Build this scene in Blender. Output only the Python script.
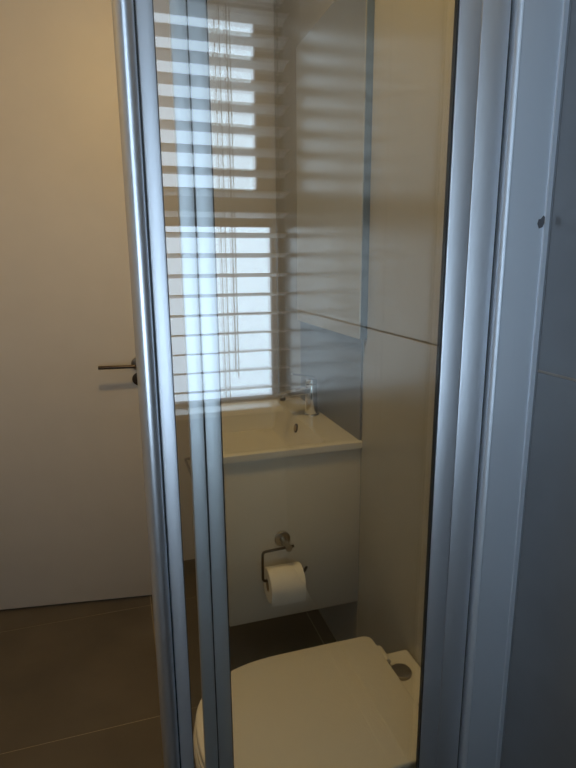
import bpy, bmesh, math
from mathutils import Matrix, Vector

sc = bpy.context.scene
for o in list(bpy.data.objects):
    bpy.data.objects.remove(o, do_unlink=True)
COL = sc.collection

# ------------------------------------------------------------------ camera
CAM = Vector((0.0, 0.0, 1.39))
YAW, PITCH, ROLL = 0.298748825, 0.217890124, -0.00810028673
fw = Vector((math.sin(YAW) * math.cos(PITCH), math.cos(YAW) * math.cos(PITCH), -math.sin(PITCH)))
rt = Vector((math.cos(YAW), -math.sin(YAW), 0.0))
up = rt.cross(fw)
rt = math.cos(ROLL) * rt + math.sin(ROLL) * up
up = rt.cross(fw)
cd = bpy.data.cameras.new('camera')
cd.sensor_fit = 'VERTICAL'
cd.sensor_height = 36.0
cd.lens = 549.6 / 768.0 * 36.0
cd.clip_start = 0.02
cam = bpy.data.objects.new('camera', cd)
COL.objects.link(cam)
cam.matrix_world = Matrix(((rt.x, up.x, -fw.x, CAM.x), (rt.y, up.y, -fw.y, CAM.y),
                           (rt.z, up.z, -fw.z, CAM.z), (0, 0, 0, 1)))
sc.camera = cam

# ------------------------------------------------------------------ world, exposure
w = bpy.data.worlds.new('sky')
sc.world = w
w.use_nodes = True
w.node_tree.nodes['Background'].inputs[0].default_value = (0.62, 0.78, 1.0, 1)
w.node_tree.nodes['Background'].inputs[1].default_value = 1.0
sc.view_settings.view_transform = 'Standard'
sc.view_settings.look = 'None'
sc.view_settings.gamma = 1.0
sc.view_settings.use_curve_mapping = False
sc.view_settings.exposure = 0.0
WINDOW_LOW, WINDOW_HIGH = 4.4, 3.9          # daylight behind the two window panes
WINDOW_COL = (0.64, 0.82, 1.0)
LAMP_COL, LAMP_W = (1.0, 0.66, 0.24), 12.0   # warm ceiling lamp of the bathroom


# ------------------------------------------------------------------ materials
def nodes(name):
    m = bpy.data.materials.new(name)
    m.use_nodes = True
    nt = m.node_tree
    return m, nt, nt.nodes['Principled BSDF']


def mat(name, col, rough=0.5, metal=0.0, var=0.06, scale=8.0, bump=0.0, bscale=60.0, spec=0.5, coat=0.0):
    m, nt, b = nodes(name)
    b.inputs['Roughness'].default_value = rough
    b.inputs['Metallic'].default_value = metal
    b.inputs['Specular IOR Level'].default_value = spec
    b.inputs['Coat Weight'].default_value = coat
    tc = nt.nodes.new('ShaderNodeTexCoord')
    n = nt.nodes.new('ShaderNodeTexNoise')
    n.inputs['Scale'].default_value = scale
    n.inputs['Detail'].default_value = 5
    nt.links.new(tc.outputs['Object'], n.inputs['Vector'])
    r = nt.nodes.new('ShaderNodeValToRGB')
    r.color_ramp.elements[0].position = 0.3
    r.color_ramp.elements[1].position = 0.7
    r.color_ramp.elements[0].color = tuple(c * (1 - var) for c in col) + (1,)
    r.color_ramp.elements[1].color = tuple(min(1, c * (1 + var)) for c in col) + (1,)
    nt.links.new(n.outputs['Fac'], r.inputs['Fac'])
    nt.links.new(r.outputs['Color'], b.inputs['Base Color'])
    if bump:
        n2 = nt.nodes.new('ShaderNodeTexNoise')
        n2.inputs['Scale'].default_value = bscale
        nt.links.new(tc.outputs['Object'], n2.inputs['Vector'])
        bp = nt.nodes.new('ShaderNodeBump')
        bp.inputs['Strength'].default_value = bump
        bp.inputs['Distance'].default_value = 0.002
        nt.links.new(n2.outputs['Fac'], bp.inputs['Height'])
        nt.links.new(bp.outputs['Normal'], b.inputs['Normal'])
    return m


def glass_mat(name, f0=0.095, tint=(0.95, 0.96, 0.95)):
    m = bpy.data.materials.new(name)
    m.use_nodes = True
    nt = m.node_tree
    nt.nodes.clear()
    N, L = nt.nodes.new, nt.links.new
    out = N('ShaderNodeOutputMaterial')
    g = N('ShaderNodeNewGeometry')
    dot = N('ShaderNodeVectorMath'); dot.operation = 'DOT_PRODUCT'
    L(g.outputs['Normal'], dot.inputs[0]); L(g.outputs['Incoming'], dot.inputs[1])
    ab = N('ShaderNodeMath'); ab.operation = 'ABSOLUTE'; L(dot.outputs['Value'], ab.inputs[0])
    om = N('ShaderNodeMath'); om.operation = 'SUBTRACT'; om.inputs[0].default_value = 1.0; L(ab.outputs[0], om.inputs[1])
    pw = N('ShaderNodeMath'); pw.operation = 'POWER'; pw.inputs[1].default_value = 5.0; L(om.outputs[0], pw.inputs[0])
    ma = N('ShaderNodeMath'); ma.operation = 'MULTIPLY_ADD'
    ma.inputs[1].default_value = 1 - f0; ma.inputs[2].default_value = f0; L(pw.outputs[0], ma.inputs[0])
    tr = N('ShaderNodeBsdfTransparent'); tr.inputs['Color'].default_value = (*tint, 1)
    gl = N('ShaderNodeBsdfGlossy'); gl.inputs['Roughness'].default_value = 0.0
    mx = N('ShaderNodeMixShader')
    L(ma.outputs[0], mx.inputs[0]); L(tr.outputs[0], mx.inputs[1]); L(gl.outputs[0], mx.inputs[2])
    L(mx.outputs[0], out.inputs['Surface'])
    return m


def emit_mat(name, col, s):
    m = bpy.data.materials.new(name)
    m.use_nodes = True
    nt = m.node_tree
    nt.nodes.clear()
    out = nt.nodes.new('ShaderNodeOutputMaterial')
    e = nt.nodes.new('ShaderNodeEmission')
    e.inputs[0].default_value = (*col, 1)
    e.inputs[1].default_value = s
    nt.links.new(e.outputs[0], out.inputs['Surface'])
    return m


def brushed(name, col, rough, metal=0.95):
    m, nt, b = nodes(name)
    b.inputs['Base Color'].default_value = (*col, 1)
    b.inputs['Metallic'].default_value = metal
    tc = nt.nodes.new('ShaderNodeTexCoord')
    mp = nt.nodes.new('ShaderNodeMapping')
    mp.inputs['Scale'].default_value = (300, 300, 2)
    n = nt.nodes.new('ShaderNodeTexNoise')
    n.inputs['Scale'].default_value = 1.0
    nt.links.new(tc.outputs['Object'], mp.inputs['Vector'])
    nt.links.new(mp.outputs['Vector'], n.inputs['Vector'])
    r = nt.nodes.new('ShaderNodeMapRange')
    r.inputs['To Min'].default_value = rough - 0.05
    r.inputs['To Max'].default_value = rough + 0.05
    nt.links.new(n.outputs['Fac'], r.inputs['Value'])
    nt.links.new(r.outputs['Result'], b.inputs['Roughness'])
    return m


M = dict(
    tile=mat('wall_tile', (0.47, 0.455, 0.43), 0.22, var=0.05, scale=5, bump=0.03),
    shower_tile=mat('shower_tile', (0.19, 0.205, 0.225), 0.20, var=0.08, scale=6, bump=0.02, spec=0.9),
    grout=mat('grout', (0.36, 0.335, 0.305), 0.9),
    floor_tile=mat('floor_tile', (0.105, 0.088, 0.066), 0.45, var=0.16, scale=4, bump=0.05),
    floor_grout=mat('floor_grout', (0.30, 0.26, 0.2), 0.9),
    paint=mat('wall_paint', (0.62, 0.58, 0.53), 0.75, var=0.02),
    ceil=mat('ceiling_paint', (0.72, 0.71, 0.69), 0.85, var=0.02),
    door=mat('door_paint', (0.58, 0.54, 0.49), 0.5, var=0.02),
    alu=brushed('satin_aluminium', (0.78, 0.83, 0.90), 0.46),
    channel=brushed('coated_aluminium', (0.70, 0.76, 0.84), 0.5, 0.7),
    grip=brushed('polished_aluminium', (0.72, 0.76, 0.82), 0.32),
    sealant=mat('sealant', (0.2, 0.22, 0.25), 0.5),
    gasket_gap_shade=mat('gasket_gap_shade', (0.02, 0.025, 0.03), 0.6),  # black of the gaskets, also used as painted shade in door gaps
    glass=glass_mat('shower_glass'),
    chrome=mat('chrome', (0.78, 0.78, 0.78), 0.08, 1.0, var=0.0),
    nickel=mat('brushed_nickel', (0.38, 0.34, 0.29), 0.28, 1.0, var=0.03),
    bronze=mat('dark_metal', (0.09, 0.07, 0.055), 0.3, 1.0, var=0.05),
    mirror=mat('mirror', (0.86, 0.88, 0.88), 0.02, 1.0, var=0.0),
    mirror_edge=mat('mirror_edge', (0.10, 0.14, 0.19), 0.25, 0.0, var=0.0),
    splash=mat('splash_tile', (0.17, 0.18, 0.2), 0.3, var=0.05),
    ceramic=mat('white_ceramic', (0.78, 0.75, 0.70), 0.12, var=0.01, coat=0.3),
    plastic=mat('toilet_plastic', (0.74, 0.71, 0.66), 0.28, var=0.01),
    cabinet=mat('cabinet_white', (0.68, 0.64, 0.57), 0.45, var=0.02),
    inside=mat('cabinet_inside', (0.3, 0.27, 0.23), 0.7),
    paper=mat('tissue', (0.80, 0.77, 0.72), 0.9, var=0.03, scale=40, bump=0.2, bscale=300),
    card=mat('card_core', (0.35, 0.26, 0.17), 0.9),
    slat=mat('blind_slat', (0.78, 0.78, 0.78), 0.4, var=0.02),
    cord=mat('blind_cord', (0.25, 0.25, 0.25), 0.8),
    frame=mat('window_frame', (0.32, 0.31, 0.30), 0.45, var=0.02),
    pane_low=emit_mat('daylit_pane_low', WINDOW_COL, WINDOW_LOW),
    pane_high=emit_mat('daylit_pane_high', WINDOW_COL, WINDOW_HIGH),
    lamp=emit_mat('lamp_glow', LAMP_COL, 12.0),
    chip=mat('chipped_spot', (0.10, 0.10, 0.11), 0.8),
)

# thin slats let some daylight through
nt = M['slat'].node_tree
tl = nt.nodes.new('ShaderNodeBsdfTranslucent')
tl.inputs['Color'].default_value = (0.8, 0.8, 0.8, 1)
mxs = nt.nodes.new('ShaderNodeMixShader')
mxs.inputs[0].default_value = 0.35
nt.links.new(nt.nodes['Principled BSDF'].outputs[0], mxs.inputs[1])
nt.links.new(tl.outputs[0], mxs.inputs[2])
nt.links.new(mxs.outputs[0], nt.nodes['Material Output'].inputs['Surface'])


# ------------------------------------------------------------------ helpers
def origin_of(p):
    v = Vector((0, 0, 0))
    while p is not None:
        v += p.location
        p = p.parent
    return v


def link(name, bm, m, parent=None, smooth=False, local=False):
    """one mesh object; coordinates are world unless local"""
    me = bpy.data.meshes.new(name)
    if parent is not None and not local:
        bmesh.ops.translate(bm, verts=bm.verts, vec=-origin_of(parent))
    bmesh.ops.recalc_face_normals(bm, faces=bm.faces)
    bm.to_mesh(me)
    bm.free()
    me.materials.append(M[m])
    if smooth:
        for p in me.polygons:
            p.use_smooth = True
        me.set_sharp_from_angle(angle=math.radians(38))
    o = bpy.data.objects.new(name, me)
    COL.objects.link(o)
    o.parent = parent
    return o


def add_box(bm, x, y, z, bev=0.0, seg=2):
    r = bmesh.ops.create_cube(bm, size=1.0)
    for v in r['verts']:
        v.co = Vector(((x[0] + x[1]) / 2 + v.co.x * (x[1] - x[0]),
                       (y[0] + y[1]) / 2 + v.co.y * (y[1] - y[0]),
                       (z[0] + z[1]) / 2 + v.co.z * (z[1] - z[0])))
    if bev:
        es = list({e for v in r['verts'] for e in v.link_edges})
        bmesh.ops.bevel(bm, geom=es, offset=bev, segments=seg, affect='EDGES', profile=0.5)


def box(name, x, y, z, m, parent=None, bev=0.0, seg=2, local=False):
    bm = bmesh.new()
    add_box(bm, x, y, z, bev, seg)
    return link(name, bm, m, parent, smooth=bev > 0, local=local)


def add_cyl(bm, a, b, r, r2=None, n=24, caps=True):
    a, b = Vector(a), Vector(b)
    d = b - a
    q = d.to_track_quat('Z', 'Y').to_matrix().to_4x4()
    bmesh.ops.create_cone(bm, cap_ends=caps, segments=n, radius1=r, radius2=r if r2 is None else r2,
                          depth=d.length, matrix=Matrix.Translation((a + b) / 2) @ q)


def cyl(name, a, b, r, m, parent=None, r2=None, n=24, local=False, bev=0.0):
    bm = bmesh.new()
    add_cyl(bm, a, b, r, r2, n)
    if bev:
        es = [e for e in bm.edges if len(e.link_faces) == 2 and max(len(f.verts) for f in e.link_faces) > 4]
        bmesh.ops.bevel(bm, geom=es, offset=bev, segments=3, affect='EDGES', profile=0.5)
    return link(name, bm, m, parent, smooth=True, local=local)


def add_tube(bm, pts, r, n=10):
    pts = [Vector(p) for p in pts]
    rings = []
    prev = None
    for i, p in enumerate(pts):
        t = (pts[min(i + 1, len(pts) - 1)] - pts[max(i - 1, 0)]).normalized()
        if prev is None:
            ref = Vector((0, 0, 1)) if abs(t.z) < 0.9 else Vector((0, 1, 0))
            prev = (ref - t * ref.dot(t)).normalized()
        else:
            prev = (prev - t * prev.dot(t)).normalized()
        bn = t.cross(prev)
        rings.append([bm.verts.new(p + r * (math.cos(2 * math.pi * k / n) * prev + math.sin(2 * math.pi * k / n) * bn)) for k in range(n)])
    for a, b in zip(rings, rings[1:]):
        for k in range(n):
            bm.faces.new((a[k], a[(k + 1) % n], b[(k + 1) % n], b[k]))
    bm.faces.new(rings[0][::-1])
    bm.faces.new(rings[-1])


def rounded(pts, rad, seg=5):
    """polyline with its inner corners rounded"""
    pts = [Vector(p) for p in pts]
    out = [pts[0]]
    for a, b, c in zip(pts, pts[1:], pts[2:]):
        p, q = b + (a - b).normalized() * rad, b + (c - b).normalized() * rad
        for k in range(seg + 1):
            t = k / seg
            out.append((1 - t) ** 2 * p + 2 * t * (1 - t) * b + t * t * q)
    out.append(pts[-1])
    return out


def add_loft(bm, rings, cap=True):
    vs = [[bm.verts.new(p) for p in r] for r in rings]
    n = len(vs[0])
    for a, b in zip(vs, vs[1:]):
        for k in range(n):
            bm.faces.new((a[k], a[(k + 1) % n], b[(k + 1) % n], b[k]))
    if cap:
        bm.faces.new(vs[0][::-1])
        bm.faces.new(vs[-1])


def empty(name, loc, label, cat, group=None, rotz=0.0):
    o = bpy.data.objects.new(name, None)
    COL.objects.link(o)
    o.location = loc
    o.rotation_euler = (0, 0, rotz)
    o.empty_display_size = 0.05
    if label:
        o['label'] = label
    if cat:
        o['category'] = cat
    if group:
        o['group'] = group
    return o


def tag(o, label, cat, group=None):
    o['label'] = label
    o['category'] = cat
    if group:
        o['group'] = group
    return o


def struct(o, label, cat):
    o['kind'] = 'structure'
    o['label'] = label
    o['category'] = cat
    return o


# ------------------------------------------------------------------ the room
XR, XL = 0.70, -0.80            # wall with basin and toilet / wall opposite
YW, YD, YA = -0.73, 2.29, 2.43  # window wall / door wall / alcove wall behind the basin
ZC = 2.75

# floor with single tiles
fl = struct(box('floor', (XL, XR + 0.02), (YW - 0.2, YA + 0.02), (-0.06, -0.0012), 'floor_grout'),
            'dark brown floor tiles with thin pale joints', 'floor')
xs = [XL, -0.552, 0.048, 0.648, XR]
ys = [YW, -0.28, 0.32, 0.92, 1.52, 2.12, YA]
for i in range(len(xs) - 1):
    for j in range(len(ys) - 1):
        if xs[i + 1] <= 0.05 and j == len(ys) - 2:
            y1 = YA - 0.002
        else:
            y1 = ys[j + 1] - 0.002
        box('tile', (xs[i] + 0.002, xs[i + 1] - 0.002), (ys[j] + 0.002, y1), (-0.006, 0.0), 'floor_tile', fl)

# wall with tiles 60 x 120, running from the shower into the bathroom
wr = struct(box('wall_right', (XR + 0.0015, XR + 0.12), (YW - 0.2, YA + 0.1), (-0.06, ZC), 'grout'),
            'large wall tiles, dark grey in the shower and pale by the basin', 'wall')
ys = [YW, -0.40, 0.20, 0.80, 1.50, 2.10, YA]
zs = [0.0, 1.20, 2.40, ZC]
for j in range(len(ys) - 1):
    for k in range(len(zs) - 1):
        box('tile', (XR, XR + 0.008), (ys[j] + 0.0015, ys[j + 1] - 0.0015), (zs[k] + 0.0025, zs[k + 1] - 0.0025),
            'shower_tile' if ys[j + 1] < 0.85 else 'tile', wr)

struct(box('ceiling', (XL - 0.1, XR + 0.12), (YW - 0.2, 3.5), (ZC, ZC + 0.1), 'ceil'), 'plain white ceiling', 'ceiling')
struct(box('wall_left', (XL - 0.1, XL), (YW - 0.2, 3.5), (-0.06, ZC), 'paint'), 'plain painted side wall', 'wall')

bm = bmesh.new()
add_box(bm, (XL, -0.745), (YD, YD + 0.12), (0, ZC))
add_box(bm, (-0.745, 0.135), (YD, YD + 0.12), (2.47, ZC))
add_box(bm, (0.135, 0.165), (YD, YA + 0.1), (0, ZC))
struct(link('wall_back', bm, 'paint'), 'plain painted wall around the doorway', 'wall')
struct(box('wall_alcove', (0.165, XR), (YA, YA + 0.1), (0, ZC), 'paint'), 'plain wall at the end of the basin', 'wall')
struct(box('wall_hall', (XL, 0.165), (3.4, 3.5), (-0.06, ZC), 'paint'), 'dim hall wall beyond the door', 'wall')
struct(box('floor_hall', (XL, XR), (YA + 0.02, 3.4), (-0.06, -0.001), 'floor_tile'), 'dim hall floor beyond the door', 'floor')

bm = bmesh.new()
add_box(bm, (-0.745, -0.728), (YD - 0.006, YD + 0.126), (0, 2.47))
add_box(bm, (0.118, 0.135), (YD - 0.006, YD + 0.126), (0, 2.47))
add_box(bm, (-0.728, 0.118), (YD - 0.006, YD + 0.126), (2.453, 2.47))
struct(link('trim_1', bm, 'door'), 'white door lining of the doorway', 'door frame')

# window wall behind the shower (seen as a reflection in the glass)
WX0, WX1, WZ0, WZ1 = -0.42, 0.67, 0.77, 2.36
bm = bmesh.new()
add_box(bm, (XL, WX0), (YW - 0.14, YW), (0, ZC))
add_box(bm, (WX1, XR), (YW - 0.14, YW), (0, ZC))
add_box(bm, (WX0, WX1), (YW - 0.14, YW), (0, WZ0 - 0.025))
add_box(bm, (WX0, WX1), (YW - 0.14, YW), (WZ1, ZC))
struct(link('wall_window', bm, 'shower_tile'), 'shower end wall that holds the window', 'wall')

win = empty('window_1', (0.12, YW - 0.07, WZ0), 'daylit window of frosted panes behind the blind', 'window')
win['kind'] = 'structure'
FY = (YW - 0.10, YW - 0.05)
box('frame_side', (0.656, WX1), FY, (WZ0, WZ1), 'frame', win)
box('frame_side', (WX0, WX0 + 0.045), FY, (WZ0, WZ1), 'frame', win)
box('frame_rail', (WX0 + 0.045, 0.656), FY, (WZ0, 0.793), 'frame', win)
box('frame_rail', (WX0 + 0.045, 0.656), FY, (WZ1 - 0.04, WZ1), 'frame', win)
box('transom', (WX0 + 0.045, 0.656), FY, (1.538, 1.69), 'frame', win)
box('sash_side', (0.598, 0.656), FY, (1.69, WZ1 - 0.04), 'frame', win)
box('pane', (WX0 + 0.045, 0.656), (YW - 0.085, YW - 0.079), (0.793, 1.538), 'pane_low', win)
box('pane', (WX0 + 0.045, 0.598), (YW - 0.085, YW - 0.079), (1.69, WZ1 - 0.04), 'pane_high', win)
box('window_sill', (WX0, WX1), (YW - 0.14, YW + 0.055), (WZ0 - 0.024, WZ0), 'ceramic', win, bev=0.004)

# ------------------------------------------------------------------ venetian blind
BY = YW + 0.062
bl = empty('venetian_blind', (0.13, BY, 2.41), 'white venetian blind with broad tilted slats over the window', 'blind')
box('headrail', (-0.43, 0.693), (BY - 0.03, BY + 0.03), (2.40, 2.45), 'slat', bl, bev=0.004)
TILT, PITCHZ, SW = math.radians(10), 0.0793, 0.082


def slat_mesh():
    bm = bmesh.new()
    prof = []
    n = 8
    for k in range(n + 1):
        s = (k / n - 0.5) * SW
        c = 0.004 * (1 - (2 * s / SW) ** 2)
        prof.append((s, c))
    loop = prof + [(s, c - 0.003) for s, c in prof[::-1]]
    rings = []
    for X in (-0.43, 0.693):
        r = []
        for s, c in loop:
            y, z = s * math.cos(TILT) - c * math.sin(TILT), s * math.sin(TILT) + c * math.cos(TILT)
            r.append(Vector((X - 0.13, y, z)))
        rings.append(r)
    add_loft(bm, rings)
    bmesh.ops.recalc_face_normals(bm, faces=bm.faces)
    me = bpy.data.meshes.new('slat')
    bm.to_mesh(me)
    bm.free()
    me.materials.append(M['slat'])
    for p in me.polygons:
        p.use_smooth = True
    me.set_sharp_from_angle(angle=math.radians(40))
    return me


sm = slat_mesh()
z = 1.420 - 7 * PITCHZ
while z < 2.39:
    s = bpy.data.objects.new('slat', sm)
    COL.objects.link(s)
    s.parent = bl
    s.location = (0, 0, z - 2.41)
    z += PITCHZ
box('bottom_rail', (-0.43, 0.693), (BY - 0.03, BY + 0.03), (0.806, 0.824), 'slat', bl, bev=0.004)
for X in (-0.2, 0.425, 0.645):
    for dy in (-0.047, 0.047):
        bm = bmesh.new()
        add_tube(bm, [(X, BY + dy, 0.815), (X, BY + dy, 2.42)], 0.0022, 6)
        link('ladder_cord', bm, 'cord', bl)
bm = bmesh.new()
add_tube(bm, [(0.45, BY + 0.055, 0.95), (0.45, BY + 0.055, 2.41)], 0.0024, 6)
link('lift_cord', bm, 'cord', bl)
bm = bmesh.new()
add_tube(bm, [(0.462, BY + 0.056, 0.93), (0.462, BY + 0.056, 2.41)], 0.0024, 6)
link('lift_cord', bm, 'cord', bl)

# ------------------------------------------------------------------ shower enclosure
ZT = 1.96
fr = empty('shower_frame', (0.66, 0.80, 0.0), 'satin aluminium wall channel and rails of the shower, chipped near the tiles', 'shower frame')
bm = bmesh.new()
# wall channel: broad face, rounded free edge
prof = [(XR, 0.780), (0.690, 0.780), (0.689, 0.7825), (0.619, 0.7825)]
for k in range(7):
    a = math.pi / 2 * k / 6
    prof.append((0.614 - 0.008 * math.sin(a), 0.7785 + 0.008 * (1 - math.cos(a))))
prof += [(0.606, 0.822), (XR, 0.822)]
add_loft(bm, [[Vector((x, y, zz)) for x, y in prof] for zz in (0.05, ZT)])
link('wall_channel', bm, 'channel', fr, smooth=True)
box('bottom_track', (-0.74, XR), (0.770, 0.822), (0.002, 0.05), 'alu', fr, bev=0.004)
box('top_rail', (-0.74, XR), (0.765, 0.822), (ZT, ZT + 0.05), 'alu', fr, bev=0.004)
box('wall_channel', (XL, -0.74), (0.780, 0.822), (0.002, ZT + 0.05), 'alu', fr, bev=0.003)
bm = bmesh.new()
add_box(bm, (0.6980, XR - 0.0001), (0.7780, 0.7805), (0.05, ZT))
link('sealant', bm, 'sealant', fr)
bm = bmesh.new()
add_loft(bm, [[Vector((0.6835 + 0.0075 * dx, yy, 1.452 + 0.0105 * dz)) for dx, dz in
               ((-1, -.3), (-.5, -1), (.3, -.8), (.8, -.2), (1, .6), (.4, 1), (-.2, .5), (-.8, .4))] for yy in (0.7815, 0.7835)])
ch = link('chipped_spot', bm, 'chip', fr)
ch['label'] = 'dark chip in the coating'


def panel(name, label, yf, yb, left, right, glass, extra=None):
    """one sliding door: left stile pieces, right stile pieces, glass"""
    t = empty(name, ((left[0][0] + right[-1][1]) / 2, (yf + yb) / 2, 0.05), label, 'shower door', 'sliding shower doors')
    for a, b, f in left + right:
        box('stile', (a, b), (yf + f, yb), (0.06, ZT - 0.01), 'alu', t, bev=0.0018)
    ym = (yf + yb) / 2
    box('glass_pane', glass, (ym - 0.002, ym + 0.002), (0.08, ZT - 0.03), 'glass', t)
    box('rail', glass, (yf + .003, yb), (0.06, 0.09), 'alu', t)
    box('rail', glass, (yf + .003, yb), (ZT - 0.04, ZT - 0.01), 'alu', t)
    return t


# near door: rounded pull profile on its leading edge
pa = panel('shower_door', 'shower door with a rounded grip bar along its leading edge', 0.781, 0.796,
           [(0.0485, 0.0690, 0.0)], [(0.508, 0.5460, 0.003)], (0.0690, 0.508))
bm = bmesh.new()
prof = []
for k in range(17):
    a = math.pi * (1.12 - 1.12 * k / 16)
    prof.append((0.0330 + 0.0130 * math.cos(a), 0.7830 - 0.0150 * math.sin(a)))
prof += [(0.0460, 0.798), (0.0220, 0.798)]
add_loft(bm, [[Vector((x, y, zz)) for x, y in prof] for zz in (0.06, ZT - 0.01)])
link('grip_bar', bm, 'grip', pa, smooth=True)
box('gasket_gap_shade', (0.0445, 0.0488), (0.787, 0.797), (0.06, ZT - 0.01), 'gasket_gap_shade', pa)
box('gasket_gap_shade', (0.0690, 0.0700), (0.783, 0.7955), (0.09, ZT - 0.04), 'gasket_gap_shade', pa)
box('gasket_gap_shade', (0.5062, 0.5085), (0.786, 0.7955), (0.09, ZT - 0.04), 'gasket_gap_shade', pa)

pb = panel('shower_door', 'shower door with a double stile, sliding behind the door with the grip bar', 0.801, 0.816,
           [(0.0915, 0.1130, 0.0), (0.1150, 0.1395, 0.001)], [(0.5515, 0.6015, -0.010)], (0.1395, 0.5515))
box('gasket_gap_shade', (0.1125, 0.1155), (0.8035, 0.8155), (0.06, ZT - 0.01), 'gasket_gap_shade', pb)
box('gasket_gap_shade', (0.1395, 0.1410), (0.803, 0.8155), (0.09, ZT - 0.04), 'gasket_gap_shade', pb)

box('gasket_gap_shade', (0.5462, 0.5515), (0.7965, 0.8155), (0.06, ZT - 0.01), 'gasket_gap_shade', pb)  # black strip painting the shade in the gap between the two doors
box('gasket_gap_shade', (0.6015, 0.6055), (0.7950, 0.8155), (0.06, ZT - 0.01), 'gasket_gap_shade', pb)  # black strip as painted shade in the gap beside the wall channel

# ------------------------------------------------------------------ room door, ajar
dl = empty('door_1', (-0.722, 2.283, 0.0), 'plain white room door standing slightly ajar, with a lever handle', 'door', rotz=math.atan2(-0.14, 1))
dl['kind'] = 'structure'
box('leaf', (0.0, 0.836), (0.0, 0.04), (0.010, 2.445), 'door', dl, bev=0.002, local=True)
HX = 0.793
cyl('rose', (HX, 0, 1.013), (HX, -0.009, 1.013), 0.026, 'nickel', dl, local=True, bev=0.002)
bm = bmesh.new()
add_tube(bm, rounded([(HX, 0, 1.010), (HX, -0.052, 1.010), (HX - 0.140, -0.054, 1.010)], 0.014), 0.0066, 12)
link('lever', bm, 'bronze', dl, smooth=True, local=True)
e = cyl('escutcheon', (HX, 0, 0.952), (HX, -0.008, 0.952), 0.026, 'bronze', dl, local=True, bev=0.002)
cyl('key_hole', (HX, -0.0075, 0.952), (HX, -0.0095, 0.952), 0.008, 'gasket_gap_shade', e, local=True)

# ------------------------------------------------------------------ vanity cabinet, basin, tap
CX, CY0, CY1, CZ0, CZ1 = 0.266, 1.50, 2.10, 0.280, 0.822
vc = empty('vanity_cabinet', ((CX + XR) / 2, 1.8, CZ0), 'white wall hung vanity cabinet under the basin', 'cabinet')
box('side_panel', (CX, XR), (CY0, CY0 + 0.018), (CZ0, CZ1), 'cabinet', vc, bev=0.001)
box('side_panel', (CX, XR), (CY1 - 0.018, CY1), (CZ0, CZ1), 'cabinet', vc, bev=0.001)
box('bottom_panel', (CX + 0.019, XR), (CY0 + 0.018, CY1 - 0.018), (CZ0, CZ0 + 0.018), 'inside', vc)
for z0, z1 in ((CZ0, 0.548), (0.552, CZ1 - 0.004)):
    d = box('drawer_front', (CX + 0.001, CX + 0.018), (CY0 + 0.0195, CY1 - 0.0195), (z0 + 0.0005, z1), 'cabinet', vc, bev=0.0015)
    if z0 < 0.5:
        continue
    bm = bmesh.new()
    zz = z1 - 0.178
    add_tube(bm, rounded([(CX + 0.003, 1.53, zz), (CX - 0.052, 1.53, zz), (CX - 0.052, 2.07, zz), (CX + 0.003, 2.07, zz)], 0.01), 0.005, 8)
    link('handle', bm, 'nickel', d, smooth=True)

bs = empty('wash_basin', (0.48, 1.8, CZ1), 'white ceramic basin slab with a rectangular bowl', 'basin')
BX0, BX1, BY0, BY1, BZ = 0.260, XR, 1.490, 2.112, 0.845


def sstep(a, b, v):
    t = max(0.0, min(1.0, (v - a) / (b - a)))
    return t * t * (3 - 2 * t)


def basin_h(x, y):
    dx = min(sstep(0.282, 0.302, x), 1 - sstep(0.560, 0.592, x))
    dy = min(sstep(1.518, 1.548, y), 1 - sstep(2.045, 2.078, y))
    depth = 0.105 + 0.018 * (1 - min(1, math.hypot((x - 0.42) / 0.16, (y - 1.8) / 0.26)))
    return BZ - depth * dx * dy


bm = bmesh.new()
NX, NY = 56, 64
top, bot = {}, {}
for i in range(NX + 1):
    for j in range(NY + 1):
        x, y = BX0 + (BX1 - BX0) * i / NX, BY0 + (BY1 - BY0) * j / NY
        hh = basin_h(x, y)
        edge = i in (0,) or j in (0, NY)
        top[i, j] = bm.verts.new((x, y, hh - (0.003 if edge else 0)))
        bot[i, j] = bm.verts.new((x, y, min(CZ1 + 0.0005, hh - 0.012)))
for i in range(NX):
    for j in range(NY):
        bm.faces.new((top[i, j], top[i + 1, j], top[i + 1, j + 1], top[i, j + 1]))
        bm.faces.new((bot[i, j], bot[i, j + 1], bot[i + 1, j + 1], bot[i + 1, j]))
for i in range(NX):
    bm.faces.new((top[i, 0], bot[i, 0], bot[i + 1, 0], top[i + 1, 0]))
    bm.faces.new((top[i, NY], top[i + 1, NY], bot[i + 1, NY], bot[i, NY]))
for j in range(NY):
    bm.faces.new((top[0, j], top[0, j + 1], bot[0, j + 1], bot[0, j]))
    bm.faces.new((top[NX, j], bot[NX, j], bot[NX, j + 1], top[NX, j + 1]))
link('bowl', bm, 'ceramic', bs, smooth=True)
# overflow ring on the rear slope and the waste
ox, oy = 0.580, 1.79
oz = basin_h(ox, oy)
dz = (basin_h(ox + 0.003, oy) - basin_h(ox - 0.003, oy)) / 0.006
nrm = Vector((-dz, 0, 1)).normalized()
c = Vector((ox, oy, oz))
cyl('overflow_ring', c - nrm * 0.001, c + nrm * 0.003, 0.0165, 'bronze', bs, bev=0.001)
cyl('overflow_hole', c + nrm * 0.002, c + nrm * 0.0036, 0.0105, 'card', bs)
cyl('waste', (0.42, 1.8, basin_h(0.42, 1.8) - 0.002), (0.42, 1.8, basin_h(0.42, 1.8) + 0.004), 0.03, 'chrome', bs, bev=0.002)

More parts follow.
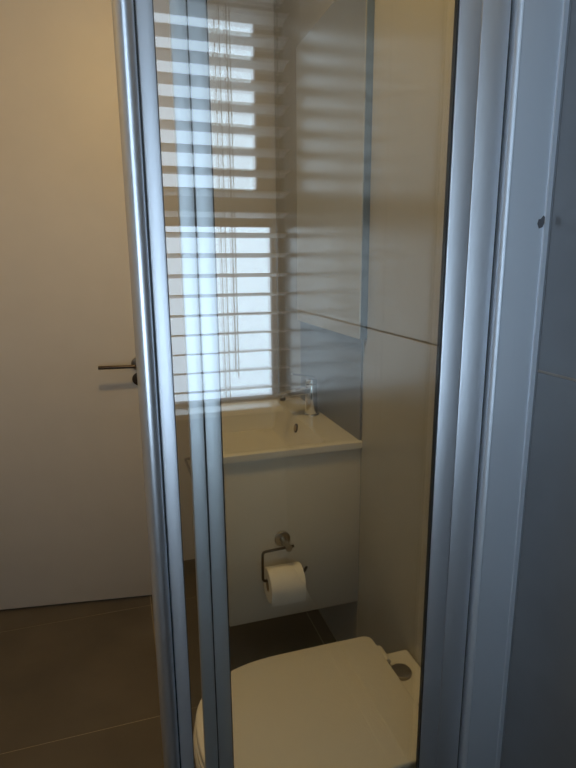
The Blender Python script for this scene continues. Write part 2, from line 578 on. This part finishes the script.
TX, TY = 0.648, 1.82
tp = empty('basin_tap', (TX, TY, BZ), 'chrome single lever mixer tap on the basin', 'tap')
cyl('base', (TX, TY, BZ), (TX, TY, BZ + 0.008), 0.029, 'chrome', tp, bev=0.002)
cyl('body', (TX, TY, BZ + 0.008), (TX, TY, BZ + 0.118), 0.024, 'chrome', tp, r2=0.021, bev=0.003)
bm = bmesh.new()
rings = []
for t in range(7):
    k = t / 6
    x, zc = TX - 0.01 - 0.115 * k, BZ + 0.096 - 0.004 * k - 0.012 * k * k
    hw, hz = 0.018 - 0.004 * k, 0.014 - 0.006 * k
    rings.append([Vector((x, TY + hw * sx, zc + hz * sz)) for sx, sz in
                  ((-1, -.6), (-.6, -1), (.6, -1), (1, -.6), (1, .6), (.6, 1), (-.6, 1), (-1, .6))])
add_loft(bm, rings)
sp = link('spout', bm, 'chrome', tp, smooth=True)
cyl('aerator', (TX - 0.108, TY, BZ + 0.066), (TX - 0.108, TY, BZ + 0.079), 0.011, 'bronze', sp)
cyl('cartridge_cap', (TX, TY, BZ + 0.119), (TX, TY, BZ + 0.136), 0.022, 'chrome', tp, r2=0.019, bev=0.003)
bm = bmesh.new()
rings = []
for t in range(5):
    k = t / 4
    x, zc = TX + 0.012 - 0.085 * k, BZ + 0.140 + 0.018 * k
    hw, hz = 0.014 - 0.005 * k, 0.005 - 0.002 * k
    rings.append([Vector((x, TY + hw * sx, zc + hz * sz)) for sx, sz in
                  ((-1, -.6), (-.6, -1), (.6, -1), (1, -.6), (1, .6), (.6, 1), (-.6, 1), (-1, .6))])
add_loft(bm, rings)
link('lever', bm, 'chrome', tp, smooth=True)

# mirror and splashback on the tiled wall
mi = empty('wall_mirror', (XR - 0.012, 1.77, 1.165), 'frameless wall mirror with dark blue edges above the basin', 'mirror')
box('backing', (XR - 0.021, XR - 0.0002), (1.474, 2.062), (1.165, 2.14), 'mirror_edge', mi, bev=0.001)
box('mirror_glass', (XR - 0.025, XR - 0.021), (1.476, 2.060), (1.167, 2.138), 'mirror', mi)
tag(box('splashback', (XR - 0.007, XR - 0.0002), (1.498, 2.075), (BZ + 0.0005, 1.164), 'splash'),
    'dark grey splashback panel between basin and mirror', 'splashback')

# ------------------------------------------------------------------ toilet
TC = 1.021         # centre line
to = empty('toilet', (0.4, TC, 0.0), 'white back to wall toilet with its lid closed', 'toilet')


def dshape(x0, x1, hw, hwb, n=40, cy=TC):
    """outline of seat and lid: x0 front tip, x1 hinge edge, hw widest half, hwb half width at the hinge"""
    pts = []
    L = x1 - x0
    xm = x0 + 0.52 * L
    for k in range(n + 1):                       # front curve from far side round to near side
        a = math.pi / 2 + math.pi * k / n
        ca, sa = math.cos(a), math.sin(a)
        px = xm + (xm - x0) * (-abs(ca) ** 0.78)
        py = hw * math.copysign(abs(sa) ** 0.78, sa)
        pts.append((px, cy + py))
    side = []
    for k in range(1, 9):                        # near side back to the hinge, with a rounded corner
        t = k / 8
        side.append((xm + (x1 - 0.02 - xm) * t, hw - (hw - hwb) * t ** 2))
    rc = [(x1 - 0.010, hwb - 0.004), (x1 - 0.003, hwb - 0.010), (x1, hwb - 0.022)]
    near = [(x, cy - y) for x, y in side + rc]
    far = [(x, cy + y) for x, y in (side + rc)[::-1]]
    return pts + near + far


def ring(pts, z, s=1.0, c=(0.36, TC), dxs=0.0):
    return [Vector((c[0] + (x - c[0]) * s + dxs, c[1] + (y - c[1]) * s, z)) for x, y in pts]


lidp = dshape(0.100, 0.606, 0.197, 0.1955)
bm = bmesh.new()
add_loft(bm, [ring(lidp, 0.3605, 0.99), ring(lidp, 0.3635), ring(lidp, 0.3735), ring(lidp, 0.3778, 0.993), ring(lidp, 0.3797, 0.98)])
link('lid', bm, 'plastic', to, smooth=True)
seatp = dshape(0.097, 0.600, 0.195, 0.1935)
bm = bmesh.new()
add_loft(bm, [ring(seatp, 0.3415, 0.985), ring(seatp, 0.3445), ring(seatp, 0.3560, 1.0), ring(seatp, 0.3595, 0.985)])
link('seat', bm, 'plastic', to, smooth=True)
bowlp = dshape(0.092, 0.612, 0.192, 0.182)
bm = bmesh.new()
prof = [(0.0, 0.64, 0.06), (0.03, 0.63, 0.06), (0.12, 0.66, 0.055), (0.20, 0.78, 0.04), (0.265, 0.92, 0.015), (0.31, 0.99, 0.0), (0.333, 1.0, 0.0), (0.340, 0.985, 0.0)]
add_loft(bm, [ring(bowlp, z, s, dxs=d) for z, s, d in prof])
link('bowl', bm, 'ceramic', to, smooth=True)
bm = bmesh.new()
add_box(bm, (0.50, XR - 0.001), (TC - 0.150, TC + 0.150), (0.0, 0.350), 0.012, 4)
link('rear_ledge', bm, 'ceramic', to, smooth=True)
for dy in (-0.066, 0.066):
    h0 = TC + dy * 1.85
    cyl('hinge', (0.6095, h0 - 0.028, 0.3655), (0.6095, h0 + 0.028, 0.3655), 0.0115, 'plastic', to, bev=0.003)
    cyl('hinge_cap', (0.634, TC + dy, 0.3495), (0.634, TC + dy, 0.3590), 0.027, 'nickel', to, bev=0.002)

# ------------------------------------------------------------------ paper holder and roll on the cabinet side
HY = 1.43
ph = empty('paper_holder', (0.438, 1.5, 0.553), 'brushed metal toilet paper holder on the cabinet side', 'paper holder')
cyl('rose', (0.438, 1.4995, 0.555), (0.438, 1.490, 0.555), 0.025, 'nickel', ph, bev=0.003)
cyl('post', (0.438, 1.492, 0.555), (0.437, 1.418, 0.561), 0.010, 'nickel', ph, bev=0.002)
bm = bmesh.new()
add_tube(bm, rounded([(0.455, HY, 0.5615), (0.358, HY, 0.5575), (0.3575, HY, 0.462), (0.480, HY, 0.461), (0.496, HY, 0.486)], 0.011), 0.0042, 10)
link('arm', bm, 'bronze', ph, smooth=True)

tr = empty('toilet_roll', (0.4235, HY, 0.39), 'white toilet roll hanging on the metal holder', 'toilet roll')
bm = bmesh.new()
RC = Vector((0.0, HY, 0.4472))
RX0, RX1, RO, RI, n = 0.3705, 0.4765, 0.052, 0.0195, 40
rs = []
for x, r in ((RX0, RI), (RX0, RO - 0.002), (RX0 + 0.002, RO), (RX1 - 0.002, RO), (RX1, RO - 0.002), (RX1, RI)):
    rs.append([bm.verts.new((x, RC.y + r * math.cos(2 * math.pi * k / n), RC.z + r * math.sin(2 * math.pi * k / n))) for k in range(n)])
for a, b in zip(rs, rs[1:] + rs[:1]):
    for k in range(n):
        bm.faces.new((a[k], a[(k + 1) % n], b[(k + 1) % n], b[k]))
link('roll', bm, 'paper', tr, smooth=True)
bm = bmesh.new()
rs = []
for x, r in ((RX0 + 0.0005, RI - 0.0015), (RX0 + 0.0005, RI), (RX1 - 0.0005, RI), (RX1 - 0.0005, RI - 0.0015)):
    rs.append([bm.verts.new((x, RC.y + r * math.cos(2 * math.pi * k / n), RC.z + r * math.sin(2 * math.pi * k / n))) for k in range(n)])
for a, b in zip(rs, rs[1:] + rs[:1]):
    for k in range(n):
        bm.faces.new((a[k], a[(k + 1) % n], b[(k + 1) % n], b[k]))
link('core', bm, 'card', tr, smooth=True)
bm = bmesh.new()
path = []
for k in range(13):
    a = math.pi / 2 + (math.pi / 2 + 0.12) * k / 12
    path.append((RC.y + (RO + 0.0012) * math.cos(a), RC.z + (RO + 0.0012) * math.sin(a)))
ly, lz = path[-1]
path += [(ly + 0.0015, lz - 0.02), (ly + 0.004, lz - 0.032), (ly + 0.0045, lz - 0.036)]
lo = [(y, z) for y, z in path] + [(y + 0.0006, z - 0.0002) for y, z in path[::-1]]
add_loft(bm, [[Vector((x, y, z)) for y, z in lo] for x in (RX0 + 0.001, RX1 - 0.001)])
link('loose_sheet', bm, 'paper', tr, smooth=True)

# ------------------------------------------------------------------ ceiling lamp of the bathroom
LX, LY = 0.05, 1.05
cl = empty('ceiling_lamp', (LX, LY, ZC), 'round warm ceiling lamp over the bathroom', 'lamp')
cyl('lamp_ring', (LX, LY, ZC - 0.02), (LX, LY, ZC - 0.0005), 0.10, 'nickel', cl, bev=0.004)
cyl('diffuser', (LX, LY, ZC - 0.028), (LX, LY, ZC - 0.020), 0.085, 'lamp', cl, bev=0.003)
ld = bpy.data.lights.new('lamp_light', 'AREA')
ld.shape = 'DISK'
ld.size = 0.17
ld.energy = LAMP_W
ld.color = LAMP_COL
lo_ = bpy.data.objects.new('lamp_light', ld)
COL.objects.link(lo_)
lo_.parent = cl
lo_.location = (0, 0, -0.032)
